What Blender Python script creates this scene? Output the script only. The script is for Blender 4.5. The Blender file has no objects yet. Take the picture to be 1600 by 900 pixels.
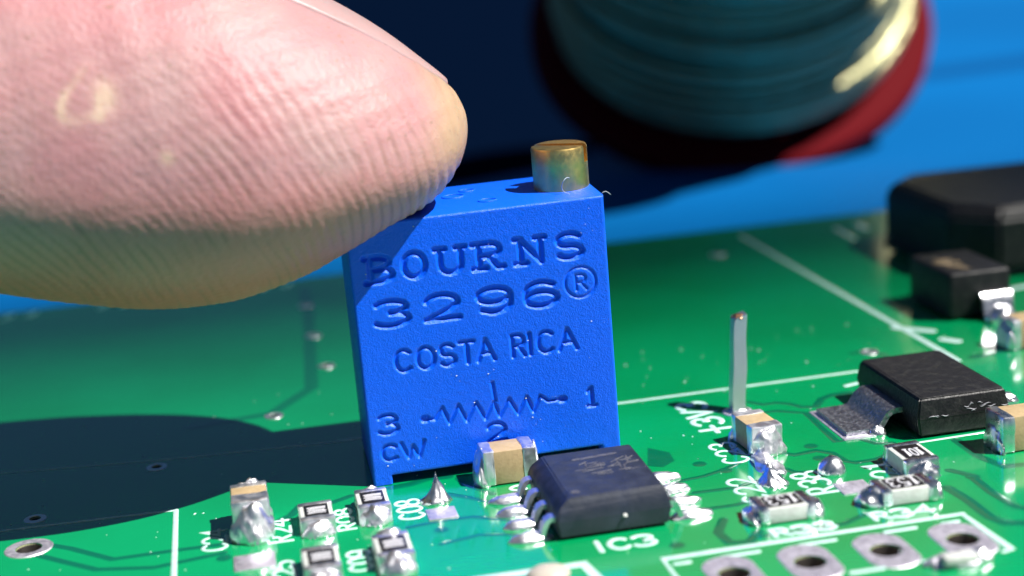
import bpy, bmesh, math, random
import numpy as np
from mathutils import Vector, Matrix, noise

# ------------------------------------------------------------------ scene, camera, light (1 unit = 1 mm)
S = bpy.context.scene
C = bpy.data.collections.new("board_closeup"); S.collection.children.link(C)
R = np.array([[0.978816, -0.11764964, 0.16756434],
              [-0.19012762, -0.21864676, 0.95710244],
              [-0.07596536, -0.96868579, -0.2363834]])        # world <- camera (right, down, forward)
CAM = np.array([-8.82855716, -57.04906622, 21.08226796])
FPX = 2517.0
cd = bpy.data.cameras.new("camera"); co = bpy.data.objects.new("camera", cd); C.objects.link(co)
cd.sensor_width = 36.0; cd.lens = 36.0 * FPX / 1600.0
cd.clip_start = 1.0; cd.clip_end = 3000.0
m = np.eye(4); m[:3, 0] = R[:, 0]; m[:3, 1] = -R[:, 1]; m[:3, 2] = -R[:, 2]; m[:3, 3] = CAM
co.matrix_world = Matrix(m.tolist())
cd.dof.use_dof = True
cd.dof.focus_distance = float(np.dot(R[:, 2], np.array([3.5, -0.8, 3.0]) - CAM))
cd.dof.aperture_fstop = 0.001 * cd.lens / (2 * 0.6)
cd.dof.aperture_blades = 0
S.camera = co

SUN_EL, SUN_AZ = math.radians(53.5), math.radians(30)            # azimuth: from +X towards -Y
sun_dir = Vector((math.cos(SUN_EL) * math.cos(SUN_AZ), -math.cos(SUN_EL) * math.sin(SUN_AZ), math.sin(SUN_EL)))
w = bpy.data.worlds.new("World"); S.world = w; w.use_nodes = True
nt = w.node_tree
# a bench by a window: hard sunlight through the glass, the rest of the room dim and bluish
nt.nodes["Background"].inputs[0].default_value = (0.18, 0.46, 0.95, 1)
nt.nodes["Background"].inputs[1].default_value = 0.068
sl = bpy.data.lights.new("sun", 'SUN'); sl.energy = 5.0; sl.angle = math.radians(0.5); sl.color = (1.0, 0.96, 0.9)
so = bpy.data.objects.new("sun", sl); C.objects.link(so)
so.rotation_euler = sun_dir.to_track_quat('Z', 'Y').to_euler(); so.location = sun_dir * 300
S.view_settings.view_transform = 'Standard'; S.view_settings.look = 'None'
S.view_settings.exposure = 0.95; S.view_settings.gamma = 1.0

rnd = random.Random(7)
# ------------------------------------------------------------------ placing helpers
def ray(px, py):
    v = np.array([px - 800.0, py - 450.0, FPX]); return R @ (v / np.linalg.norm(v))
def G(px, py, z=0.0):
    r = ray(px, py); t = (z - CAM[2]) / r[2]; q = CAM + r * t; return (float(q[0]), float(q[1]))
def GY(px, py, y):
    r = ray(px, py); t = (y - CAM[1]) / r[1]; q = CAM + r * t; return (float(q[0]), float(q[2]))

# ------------------------------------------------------------------ materials
def mat(name, col, rough=0.5, metal=0.0, spec=0.5, bump=None, var=None, sss=None, coat=0.0, rvar=None):
    """bump=(scale, strength, distance); var=(scale, colour2, low, high); rvar=(scale, rough2)"""
    M = bpy.data.materials.new(name); M.use_nodes = True
    t = M.node_tree; b = t.nodes["Principled BSDF"]
    b.inputs["Base Color"].default_value = (*col, 1); b.inputs["Roughness"].default_value = rough
    b.inputs["Metallic"].default_value = metal; b.inputs["Specular IOR Level"].default_value = spec
    b.inputs["Coat Weight"].default_value = coat; b.inputs["Coat Roughness"].default_value = 0.1; b.inputs["Coat IOR"].default_value = 1.6
    tc = t.nodes.new("ShaderNodeTexCoord")
    def nz(scale, detail=3.0):
        n = t.nodes.new("ShaderNodeTexNoise"); n.inputs["Scale"].default_value = scale; n.inputs["Detail"].default_value = detail
        t.links.new(tc.outputs["Object"], n.inputs["Vector"]); return n
    if var:
        n = nz(var[0]); cr = t.nodes.new("ShaderNodeValToRGB")
        cr.color_ramp.elements[0].position = var[2]; cr.color_ramp.elements[1].position = var[3]
        cr.color_ramp.elements[0].color = (*col, 1); cr.color_ramp.elements[1].color = (*var[1], 1)
        t.links.new(n.outputs["Fac"], cr.inputs[0]); t.links.new(cr.outputs[0], b.inputs["Base Color"])
    if rvar:
        n = nz(rvar[0]); mr = t.nodes.new("ShaderNodeMapRange"); mr.inputs["From Min"].default_value = .35; mr.inputs["From Max"].default_value = .65
        mr.inputs["To Min"].default_value = rough; mr.inputs["To Max"].default_value = rvar[1]
        t.links.new(n.outputs["Fac"], mr.inputs[0]); t.links.new(mr.outputs[0], b.inputs["Roughness"])
    if bump:
        n = nz(bump[0]); bp = t.nodes.new("ShaderNodeBump"); bp.inputs["Strength"].default_value = bump[1]; bp.inputs["Distance"].default_value = bump[2]
        t.links.new(n.outputs["Fac"], bp.inputs["Height"]); t.links.new(bp.outputs[0], b.inputs["Normal"])
    if sss:
        b.inputs["Subsurface Weight"].default_value = sss[0]; b.inputs["Subsurface Radius"].default_value = sss[1]; b.inputs["Subsurface Scale"].default_value = sss[2]
    return M

M_MASK = mat("green_solder_mask", (0.0005, 0.30, 0.098), 0.12, spec=0.7, coat=1.0, bump=(0.9, 0.12, 0.05), var=(0.12, (0.0005, 0.255, 0.076), .4, .65), rvar=(1.5, 0.17))
M_TRACE = mat("dark_green_gap", (0.0005, 0.13, 0.062), 0.12, spec=0.7, coat=1.0, bump=(0.9, 0.12, 0.05), rvar=(1.5, 0.24))
M_TRACE2 = mat("mid_green_gap", (0.0005, 0.17, 0.07), 0.12, spec=0.7, coat=1.0, bump=(0.9, 0.12, 0.05))
M_CORE = mat("board_core", (0.35, 0.36, 0.2), 0.7)
M_SILK = mat("white_silkscreen_ink", (0.52, 0.72, 0.69), 0.4, coat=0.6, bump=(9, 0.3, 0.02), var=(3, (0.42, 0.64, 0.6), .4, .7))
M_TIN = mat("bright_solder", (0.86, 0.85, 0.89), 0.36, 1.0, bump=(2.6, 0.3, 0.06), rvar=(3, 0.5))
M_TINS = mat("smooth_solder", (0.8, 0.8, 0.83), 0.24, 1.0, bump=(2.2, 0.22, 0.05), rvar=(3, 0.36))
M_PAD = mat("dull_tinned_pad", (0.76, 0.72, 0.81), 0.5, 1.0, bump=(8, 0.4, 0.03), rvar=(5, 0.62))
M_TAB = mat("scuffed_tinned_tab", (0.4, 0.41, 0.45), 0.34, 1.0, bump=(6, 0.9, 0.06), rvar=(7, 0.5))
M_PIN = mat("tinned_pin", (0.85, 0.87, 0.85), 0.4, 1.0, bump=(4, 0.25, 0.03))
M_BARREL = mat("darkened_hole_plating", (0.16, 0.14, 0.13), 0.5, 1.0)  # metal darker than the pads: shade inside the holes put into the colour
M_COPPER = mat("copper_edge", (0.7, 0.36, 0.2), 0.35, 1.0)
M_BRASS = mat("brass", (0.86, 0.60, 0.21), 0.36, 1.0, bump=(12, 0.12, 0.012), rvar=(5, 0.44), var=(4, (0.78, 0.53, 0.19), .4, .65))
M_CER = mat("white_ceramic", (0.54, 0.56, 0.54), 0.45, bump=(8, 0.3, 0.03), var=(4, (0.46, 0.47, 0.45), .45, .7))
M_OVER = mat("black_overcoat", (0.012, 0.011, 0.012), 0.35)
M_INK = mat("white_marking_ink", (0.5, 0.5, 0.54), 0.5)
M_PALE = mat("pale_tinned_end", (0.42, 0.38, 0.33), 0.45)
M_SCUFF = mat("grey_scuff", (0.2, 0.2, 0.23), 0.4)
M_TAN = mat("tan_ceramic", (0.42, 0.31, 0.17), 0.5, bump=(10, 0.3, 0.03), var=(5, (0.36, 0.26, 0.14), .4, .7))
M_EPOXY = mat("black_epoxy", (0.016, 0.021, 0.038), 0.42, bump=(9, 0.3, 0.03), var=(1.3, (0.024, 0.031, 0.058), .45, .75), rvar=(2.5, 0.58))
M_EPOXY2 = mat("scuffed_black_epoxy", (0.011, 0.011, 0.013), 0.42, spec=0.3, bump=(9, 0.6, 0.04), var=(3, (0.03, 0.03, 0.03), .5, .8), rvar=(4, 0.5))
M_FAINT = mat("worn_grey_print", (0.085, 0.085, 0.1), 0.55, var=(6, (0.05, 0.05, 0.065), .4, .6))
M_BLUE = mat("blue_moulded_plastic", (0.001, 0.11, 0.88), 0.28, spec=0.42, bump=(26, 0.75, 0.03), rvar=(6, 0.45))
M_MAT = mat("blue_bench_mat", (0.0003, 0.09, 0.28), 0.6, spec=0.08, bump=(0.8, 0.2, 0.2), var=(0.02, (0.0003, 0.105, 0.32), .4, .6))
M_BENCH = mat("dark_navy_bench", (0.0008, 0.0035, 0.013), 0.9, spec=0.0)
M_TEAL = mat("pale_teal_print", (0.2, 0.55, 0.5), 0.5)
M_MATLINE = mat("dark_mat_line", (0.0003, 0.06, 0.2), 0.6, spec=0.08)
M_RED = mat("dark_red_plastic", (0.1, 0.003, 0.006), 0.5, spec=0.05)
M_WIRE = mat("solder_wire", (0.42, 0.40, 0.22), 0.34, 0.88, bump=(1.2, 0.9, 0.3), rvar=(0.3, 0.5))
M_NAIL = mat("finger_nail", (0.44, 0.29, 0.28), 0.36, spec=0.5, bump=(1.5, 0.25, 0.05), sss=(0.4, (1.0, .4, .3), 0.6))
M_LINT = mat("white_lint", (0.45, 0.5, 0.55), 0.6)

def skin_material():
    M = mat("skin", (0.58, 0.28, 0.25), 0.47, spec=0.35, sss=(0.5, (1.0, 0.36, 0.2), 2.2))
    t = M.node_tree; b = t.nodes["Principled BSDF"]; L = t.links.new
    tc = t.nodes.new("ShaderNodeTexCoord")
    def nz(scale, det=3):
        n = t.nodes.new("ShaderNodeTexNoise"); n.inputs["Scale"].default_value = scale; n.inputs["Detail"].default_value = det
        L(tc.outputs["Object"], n.inputs["Vector"]); return n
    def ramp(src, p0, c0, p1, c1):
        r = t.nodes.new("ShaderNodeValToRGB"); r.color_ramp.elements[0].position = p0; r.color_ramp.elements[1].position = p1
        r.color_ramp.elements[0].color = (*c0, 1); r.color_ramp.elements[1].color = (*c1, 1); L(src, r.inputs[0]); return r
    def mix(f, a, c):
        x = t.nodes.new("ShaderNodeMix"); x.data_type = 'RGBA'; L(f, x.inputs[0]); L(a, x.inputs[6])
        if isinstance(c, tuple): x.inputs[7].default_value = (*c, 1)
        else: L(c, x.inputs[7])
        return x.outputs[2]
    base = ramp(nz(0.28).outputs["Fac"], .36, (0.46, 0.215, 0.22), .68, (0.455, 0.275, 0.265))
    # thick yellowish callus round the tip: a painted-by-nature colour of the skin itself, along the finger
    at = t.nodes.new("ShaderNodeAttribute"); at.attribute_name = "callus"
    c1 = mix(at.outputs["Fac"], base.outputs[0], (0.45, 0.30, 0.19))
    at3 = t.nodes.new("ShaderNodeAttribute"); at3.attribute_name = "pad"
    c1b = mix(at3.outputs["Fac"], c1, (0.58, 0.165, 0.105))  # redder underside put into the colour, offsets green bounce on the shaded side
    at4 = t.nodes.new("ShaderNodeAttribute"); at4.attribute_name = "groove"   # shade put into the colour of the skin's grooves, to bring out the ridges
    c1b = mix(at4.outputs["Fac"], c1b, (0.22, 0.12, 0.08))
    # pale peeled patch
    at2 = t.nodes.new("ShaderNodeAttribute"); at2.attribute_name = "peel"
    c2 = mix(at2.outputs["Fac"], c1b, (0.62, 0.46, 0.33))
    # grime in fine spots
    sp = ramp(nz(4.5, 1).outputs["Fac"], .70, (0, 0, 0), .76, (0.6, 0.6, 0.6))
    c3 = mix(sp.outputs[0], c2, (0.26, 0.17, 0.12))
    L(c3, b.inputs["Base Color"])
    n = nz(5, 6); bp = t.nodes.new("ShaderNodeBump"); bp.inputs["Strength"].default_value = 0.5; bp.inputs["Distance"].default_value = 0.09
    L(n.outputs["Fac"], bp.inputs["Height"]); L(bp.outputs[0], b.inputs["Normal"])
    return M
M_SKIN = skin_material()

# ------------------------------------------------------------------ object helpers
def link(name, me, m, parent=None, smooth=True):
    o = bpy.data.objects.new(name, me); C.objects.link(o)
    if m: me.materials.append(m)
    if smooth:
        me.polygons.foreach_set("use_smooth", [True] * len(me.polygons))
    if parent is not None: o.parent = parent
    return o
def raw(name, verts, faces, m, parent=None, smooth=True):
    me = bpy.data.meshes.new(name); me.from_pydata([tuple(v) for v in verts], [], faces); me.update()
    return link(name, me, m, parent, smooth)
def from_bm(name, bm, m, parent=None, smooth=False, angle=None):
    bmesh.ops.recalc_face_normals(bm, faces=bm.faces)
    me = bpy.data.meshes.new(name); bm.to_mesh(me); bm.free()
    o = link(name, me, m, parent, smooth or angle is not None)
    if angle is not None: me.set_sharp_from_angle(angle=math.radians(angle))
    return o
def thing(name, label, cat, loc=(0, 0, 0), rz=0.0, group=None):
    o = bpy.data.objects.new(name, None); C.objects.link(o); o.empty_display_size = 0.5
    o.location = loc; o.rotation_euler = (0, 0, rz); tag(o, label, cat, group); return o
def tag(o, label, cat, group=None):
    o["label"] = label; o["category"] = cat
    if group: o["group"] = group
    return o
def box_bm(x0, x1, y0, y1, z0, z1, bev=0.0, seg=2, bm=None):
    own = bm is None
    bm = bm or bmesh.new()
    g = bmesh.ops.create_cube(bm, size=1.0)
    for v in g["verts"]:
        v.co = Vector((x0 if v.co.x < 0 else x1, y0 if v.co.y < 0 else y1, z0 if v.co.z < 0 else z1))
    if bev:
        bmesh.ops.bevel(bm, geom=list({e for v in g["verts"] for e in v.link_edges}), offset=bev, segments=seg, affect='EDGES', profile=0.5)
    return bm
def box(name, x0, x1, y0, y1, z0, z1, m, parent=None, bev=0.03, jitter=0.0, seed=0):
    bm = box_bm(x0, x1, y0, y1, z0, z1, bev)
    if jitter:
        bmesh.ops.subdivide_edges(bm, edges=[e for e in bm.edges if e.calc_length() > .25], cuts=3, use_grid_fill=True)
        for v in bm.verts: v.co += jitter * noise.noise_vector(v.co * 2.5 + Vector((seed, seed * 2.3, 0)))
    return from_bm(name, bm, m, parent, angle=35)
def loft(rings, closed=True, cap=True):
    """rings: list of lists of points -> verts, faces"""
    n = len(rings[0]); V = [p for r in rings for p in r]; F = []
    for i in range(len(rings) - 1):
        for j in range(n if closed else n - 1):
            k = (j + 1) % n
            F.append((i * n + j, i * n + k, (i + 1) * n + k, (i + 1) * n + j))
    if cap:
        F.append(tuple(range(n))[::-1]); F.append(tuple((len(rings) - 1) * n + j for j in range(n)))
    return V, F
def tube(name, pts, r, m, parent=None, seg=8, closed=False):
    P = [Vector(p) for p in pts]; rings = []; up = Vector((0, 0, 1)); prev = None
    for i, p in enumerate(P):
        d = (P[min(i + 1, len(P) - 1)] - P[max(i - 1, 0)]).normalized()
        a = prev - d * prev.dot(d) if prev else d.cross(up if abs(d.z) < .9 else Vector((1, 0, 0)))
        a.normalize(); prev = a; b = d.cross(a)
        rr = r[i] if isinstance(r, (list, tuple)) else r
        rings.append([p + rr * (math.cos(t) * a + math.sin(t) * b) for t in [2 * math.pi * k / seg for k in range(seg)]])
    V, F = loft(rings); return raw(name, V, F, m, parent)
def blob(name, cx, cy, sx, sy, sz, m, parent=None, seed=0, amp=0.16, peak=1.0, tilt=(0, 0), z0=0.0, freq=1.6):
    """a lump of solder standing on the board: half an ellipsoid drawn up to a point when peak > 1, roughened"""
    bm = bmesh.new(); bmesh.ops.create_icosphere(bm, subdivisions=4, radius=1.0)
    for v in bm.verts:
        h = max(v.co.z, -0.02); rr = math.hypot(v.co.x, v.co.y)
        if h > 0 and peak != 1.0:
            k = ((1 - h) ** peak) / max(1e-4, math.sqrt(max(1 - h * h, 1e-8)))
            v.co.x *= min(k, 1.0); v.co.y *= min(k, 1.0)
        n1 = noise.noise(Vector((v.co.x, v.co.y, h)) * freq + Vector((seed * 3.1, seed * 1.7, 0)))
        n2 = noise.noise(Vector((v.co.x, v.co.y, h)) * freq * 2.6 + Vector((seed, 9.0, seed)))
        f = 1 + amp * (n1 + 0.45 * n2)
        v.co = Vector((v.co.x * f * sx + h * tilt[0], v.co.y * f * sy + h * tilt[1], max(0, h) * f * sz))
    bmesh.ops.translate(bm, verts=bm.verts, vec=(cx, cy, z0 - 0.01))
    return from_bm(name, bm, m, parent, smooth=True)

# ------------------------------------------------------------------ stroke letters (for the print on the board and the moulded text)
def arc(cx, cy, rx, ry, a0, a1, n=10):
    return [(cx + rx * math.cos(math.radians(a0 + (a1 - a0) * i / n)), cy + ry * math.sin(math.radians(a0 + (a1 - a0) * i / n))) for i in range(n + 1)]
GL = {
 '0': [arc(.5, .5, .5, .5, 90, 450, 20)],
 '1': [[(.2, .8), (.5, 1), (.5, 0)], [(.2, 0), (.8, 0)]],
 '2': [arc(.5, .68, .48, .32, 165, -20, 10) + [(.72, .38), (0, 0), (1, 0)]],
 '3': [arc(.45, .75, .5, .25, 150, -90, 10) + arc(.45, .25, .55, .27, 90, -150, 10)],
 '4': [[(.75, 0), (.75, 1), (0, .3), (1, .3)]],
 '5': [[(.9, 1), (.12, 1), (.08, .56)] + arc(.45, .32, .52, .32, 110, -150, 10)],
 '6': [[(.88, .88)] + arc(.5, .6, .5, .4, 75, 180, 6) + arc(.5, .3, .5, .3, 180, 540, 16)],
 '8': [arc(.5, .75, .4, .25, -90, 270, 14), arc(.5, .25, .5, .25, 90, 450, 14)],
 '9': [[(.12, .12)] + arc(.5, .4, .5, .4, 255, 360, 6) + arc(.5, .7, .5, .3, 0, 360, 16)],
 'A': [[(0, 0), (.5, 1), (1, 0)], [(.2, .35), (.8, .35)]],
 'B': [[(.2, 0), (.2, 1)], [(0, 1), (.55, 1)] + arc(.55, .76, .36, .24, 90, -90, 8) + [(.2, .52)], [(.55, .52)] + arc(.58, .26, .42, .26, 90, -90, 8) + [(0, 0)]],
 'C': [arc(.52, .5, .52, .5, 48, 312, 14)],
 'I': [[(.5, 0), (.5, 1)]],
 'N': [[(.18, 0), (.18, 1), (.85, 0), (.85, 1)], [(0, 1), (.2, 1)], [(0, 0), (.36, 0)], [(.68, 1), (1, 1)]],
 'O': [arc(.5, .5, .5, .5, 90, 450, 20)],
 'R': [[(.12, 0), (.12, 1), (.55, 1)] + arc(.55, .74, .36, .26, 90, -90, 8) + [(.12, .48)], [(.5, .48), (.95, 0)]],
 'S': [arc(.5, .74, .44, .26, 35, 255, 9) + arc(.5, .25, .47, .25, 80, -150, 9)],
 'T': [[(0, 1), (1, 1)], [(.5, 1), (.5, 0)]],
 'U': [[(.15, 1), (.15, .35)] + arc(.5, .35, .35, .35, 180, 360, 8) + [(.85, 1)], [(0, 1), (.32, 1)], [(.7, 1), (1, 1)]],
 'V': [[(0, 1), (.5, 0), (1, 1)]],
 'W': [[(0, 1), (.27, 0), (.5, .75), (.73, 0), (1, 1)]],
 '+': [[(0, .5), (1, .5)], [(.5, 0), (.5, 1)]],
}
RS = [[(.2, 0), (.2, 1)], [(0, 1), (.6, 1)] + arc(.6, .75, .3, .25, 90, -90, 8) + [(.2, .5)], [(.5, .5), (.82, 0), (1, 0)], [(0, 0), (.42, 0)]]   # R with serifs
def ribbon(V, F, pts, width, h, z0):
    """one stroke of ink: a low rounded strip with round ends"""
    P = [Vector((p[0], p[1])) for p in pts]
    Q = [P[0]]
    for p in P[1:]:
        if (p - Q[-1]).length > 1e-4: Q.append(p)
    if len(Q) < 2: return
    closed = (Q[0] - Q[-1]).length < 1e-3
    sec = []
    def d_at(i):
        a, b = Q[max(i - 1, 0)], Q[min(i + 1, len(Q) - 1)]
        if closed and i in (0, len(Q) - 1): a, b = Q[-2], Q[1]
        return (b - a).normalized() if (b - a).length > 1e-6 else Vector((1, 0))
    hw = width / 2
    if not closed:
        d = d_at(0)
        for a in (80, 50, 25): sec.append((Q[0] - d * hw * math.sin(math.radians(a)), d, max(.05, math.cos(math.radians(a)))))
    for i, q in enumerate(Q):
        d = d_at(i); k = 1.0
        if 0 < i < len(Q) - 1:
            c = (Q[i] - Q[i - 1]).normalized().dot((Q[i + 1] - Q[i]).normalized())
            k = 1 / max(.45, math.sqrt(max(0, (1 + c) / 2)))
        sec.append((q, d, k))
    if not closed:
        d = d_at(len(Q) - 1)
        for a in (25, 50, 80): sec.append((Q[-1] + d * hw * math.sin(math.radians(a)), d, max(.05, math.cos(math.radians(a)))))
    b0 = len(V)
    for q, d, k in sec:
        n = Vector((-d.y, d.x)) * hw * k
        for f, z in ((-1, 0), (-.8, h * .8), (0, h), (.8, h * .8), (1, 0)):
            V.append((q.x + n.x * f, q.y + n.y * f, z0 + z))
    for i in range(len(sec) - 1):
        for j in range(4):
            a = b0 + i * 5 + j; F.append((a, a + 5, a + 6, a + 1))
def strokes_obj(name, strokes, width, h, m, parent, z0=0.004):
    V, F = [], []
    for i, s in enumerate(strokes):
        ribbon(V, F, s, width * .9, h + 0.0012 * (i % 5), z0)
    return raw(name, V, F, m, parent)
def text_strokes(txt, x, y, cw, ch, gap, ux=(1, 0), uy=(0, 1)):
    out = []; k = 0.0
    for c in txt:
        if c != ' ':
            wd = cw * (.35 if c == 'I' else 1)
            for s in GL[c]:
                out.append([(x + ux[0] * (k + p[0] * wd - (wd * .3 if c == 'I' else 0)) + uy[0] * p[1] * ch, y + ux[1] * (k + p[0] * wd) + uy[1] * p[1] * ch) for p in s])
            k += wd + gap
        else: k += cw * .6
    return out

# ------------------------------------------------------------------ the setting: mat and board
def shade_bar():
    """unseen bar added metres off towards the sun, to lay a soft shadow across the far board"""
    o = tube("shade_bar", [tuple(Vector((x, 33.5, 0)) + sun_dir * 4200) for x in (-900, 0, 900)], 15.0, M_CER, None, 12)
    o["kind"] = "structure"
shade_bar()
ZM = -3.4
edge = [G(-900, 395, ZM), G(700, 292, ZM), G(860, 262, ZM), G(1010, 205, ZM), G(1120, 90, ZM), G(1200, 20, ZM)]
outl = [(-500, -300), (700, -300), (700, 700), (260, 700)] + edge[::-1] + [(-500, edge[0][1] + 10)]
bm = bmesh.new(); f = bm.faces.new([bm.verts.new((x, y, ZM)) for x, y in outl])
g = bmesh.ops.extrude_face_region(bm, geom=[f]); bmesh.ops.translate(bm, verts=[v for v in g["geom"] if isinstance(v, bmesh.types.BMVert)], vec=(0, 0, -2.0))
mat_o = from_bm("bench_mat", bm, M_MAT); mat_o["kind"] = "structure"
bench = raw("bench_top", [(-900, -500, ZM - 2.01), (1500, -500, ZM - 2.01), (1500, 2600, ZM - 2.01), (-900, 2600, ZM - 2.01)], [(0, 1, 2, 3)], M_BENCH, smooth=False)
bench["kind"] = "structure"
ml0, ml1 = G(1440, 118, ZM), G(1640, 90, ZM)
dv = Vector((ml1[0] - ml0[0], ml1[1] - ml0[1])).normalized()
V, F = [], []; ribbon(V, F, [(ml0[0], ml0[1]), (ml1[0] + dv.x * 300, ml1[1] + dv.y * 300)], 9.0, 0.05, ZM)
raw("dark_stripe", V, F, M_MATLINE, mat_o)  # a darker straight stripe across the mat

holes = []                                                        # (x, y, hole radius, pad half width, pad half length)
for px, py in ((1358, 550), (428, 650), (510, 572), (490, 525), (478, 478), (245, 730)): holes.append((*G(px, py), 0.2, 0.42, 0.42))
holes += [(*G(1122, 398), 0.22, 0.5, 0.5), (*G(55, 811), 0.2, 0.42, 0.42), (*G(45, 857), 0.45, 0.85, 0.85)]
header = [(5.35, -12.15), (7.85, -12.15), (10.4, -12.15), (12.98, -12.2), (2.85, -12.15)]
header = header[:4]
holes += [(x, y, 0.5, 0.86, 1.42) for x, y in header]
PINXY = G(1152, 643)
holes.append((*PINXY, 0.42, 0.62, 0.62))
X0, X1, Y0, Y1, TH = -48.0, 62.0, -26.0, 36.9, 1.6
bm = bmesh.new()
loops = [[(X0, Y0), (X1, Y0), (X1, Y1), (X0, Y1)]]
for hx, hy, hr, *_ in holes: loops.append([(hx + hr * math.cos(-a), hy + hr * math.sin(-a)) for a in [2 * math.pi * k / 28 for k in range(28)]])
edges = []; tops = []
for lp in loops:
    vs = [bm.verts.new((x, y, 0)) for x, y in lp]; tops.append(vs)
    edges += [bm.edges.new((vs[i], vs[(i + 1) % len(vs)])) for i in range(len(vs))]
bmesh.ops.triangle_fill(bm, use_beauty=True, use_dissolve=False, edges=edges)
under = []
for vs in tops:
    lo = [bm.verts.new((v.co.x, v.co.y, -TH)) for v in vs]
    for i in range(len(vs)):
        k = (i + 1) % len(vs); f = bm.faces.new((vs[i], lo[i], lo[k], vs[k])); f.material_index = 1; under.append(bm.edges.get((lo[i], lo[k])))
bmesh.ops.triangle_fill(bm, use_beauty=True, use_dissolve=False, edges=under)
board = from_bm("circuit_board", bm, M_MASK); board.data.materials.append(M_CORE); board["kind"] = "structure"
for sx, sy in ((X0 + 4, Y0 + 4), (X1 - 4, Y0 + 4), (X0 + 4, Y1 - 6), (X1 - 4, Y1 - 6)):
    bmm = bmesh.new(); bmesh.ops.create_cone(bmm, cap_ends=True, segments=20, radius1=2, radius2=2, depth=1.6); bmesh.ops.translate(bmm, verts=bmm.verts, vec=(sx, sy, -TH - 1.0))
    from_bm("standoff", bmm, M_PAD, board, angle=40)

def via_ring(name, hx, hy, hr, pw, pl, m):
    """tinned ring round a plated hole: flat land, rounded lip, sleeve going down; longer than wide for the header"""
    n = 40; rings = []
    def oval(w_, l_, z, jit=0.0):
        out = []
        for k in range(n):
            a = 2 * math.pi * k / n; c, s = math.cos(a), math.sin(a); ex = max(0, l_ - w_)
            out.append((hx + w_ * c, hy + w_ * s + (ex if s > 0.001 else -ex if s < -0.001 else 0), z))
        return out
    rings.append(oval(pw, pl, 0.002)); rings.append(oval(pw * .97, pl * .97, 0.03))
    rings.append(oval(hr * 1.2, hr * 1.2 + (pl - pw) * .15, 0.04)); rings.append(oval(hr * 1.04, hr * 1.04, 0.02)); rings.append(oval(hr * .97, hr * .97, -0.1)); rings.append(oval(hr * .88, hr * .88, -TH))
    V, F = loft(rings, cap=False); o = raw(name, V, F, m, board); o.data.materials.append(M_BARREL)
    for q in range(3 * n, 5 * n): o.data.polygons[q].material_index = 1
    o.data.set_sharp_from_angle(angle=math.radians(28)); return o
for i, hh in enumerate(holes):
    via_ring("pad_ring" if hh[2] > .4 else "via", *hh, M_PAD if hh[2] > .4 else M_TIN)

def gp(*pts): return [G(*p) for p in pts]
def lane(pts, width=0.28): return strokes_obj("trace_gap", [pts], width, 0.006, M_TRACE if width < .65 else M_TRACE2, board, 0.001)
for pts, wd in [
    (gp((1171, 628), (1192, 632), (1213, 629), (1235, 631), (1253, 636), (1277, 635)), .32),
    (gp((1123, 644), (1139, 649), (1160, 648), (1187, 645), (1213, 642), (1240, 644), (1259, 645), (1283, 668), (1307, 690), (1341, 685), (1368, 693), (1395, 692)), .3),
    (gp((1328, 613), (1300, 617), (1284, 623), (1277, 632)), .4),
    (gp((1209, 705), (1241, 711), (1275, 704), (1300, 708), (1319, 720), (1337, 723), (1369, 718), (1387, 711)), .36),
    (gp((1060, 752), (1100, 744), (1131, 734), (1153, 724)), .3),
    (gp((1212, 728), (1241, 738), (1275, 738)), .36),
    (gp((1484, 735), (1515, 742), (1550, 770), (1587, 792), (1640, 800)), .42),
    (gp((1480, 762), (1512, 781), (1547, 808), (1569, 817), (1640, 817)), .5),
    (gp((1494, 688), (1531, 714), (1569, 729), (1640, 722)), .45),
    (gp((1085, 770), (1150, 762), (1180, 752)), .3), (gp((1105, 795), (1150, 789), (1200, 776)), .3),
    (gp((1130, 812), (1122, 832), (1140, 848), (1172, 846), (1186, 830)), .4),
    (gp((790, 788), (735, 778), (700, 772)), .34), (gp((795, 812), (740, 808), (700, 812), (640, 824)), .34), (gp((805, 835), (750, 836), (690, 850)), .3),
    (gp((612, 762), (640, 757), (668, 748), (700, 745)), .5), (gp((770, 772), (735, 760), (716, 748)), .3),
    (gp((80, 852), (110, 857), (175, 874), (275, 860), (345, 851)), .34), (gp((60, 868), (100, 878), (150, 890), (240, 887), (350, 864)), .34),
    (gp((425, 820), (455, 805), (470, 790)), .4), (gp((520, 785), (548, 775)), .35),
    (gp((1190, 838), (1320, 818), (1360, 800)), .3), (gp((1395, 560), (1360, 548), (1330, 552)), .3),
    (gp((476, 450), (482, 490), (487, 606), (425, 646), (300, 668)), .7),
    (gp((1520, 558), (1560, 550), (1640, 540)), .5),
]: lane(pts, wd)
for px, py in ((1267, 697), (1281, 716), (1134, 735), (1093, 725), (1058, 852), (350, 872), (690, 828), (1520, 745)):
    x, y = G(px, py); V = [(x + .27 * math.cos(a), y + .27 * math.sin(a), .004) for a in [k * math.pi / 12 for k in range(24)]] + [(x, y, .012)]
    raw("covered_via", V, [(k, (k + 1) % 24, 24) for k in range(24)], M_TRACE, board)
px = gp((1012, 700), (1046, 707), (1054, 720), (1036, 730), (1012, 728))
raw("bare_patch", [(*p, .005) for p in px], [tuple(range(len(px)))[::-1]], M_TRACE, board, False)

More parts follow.
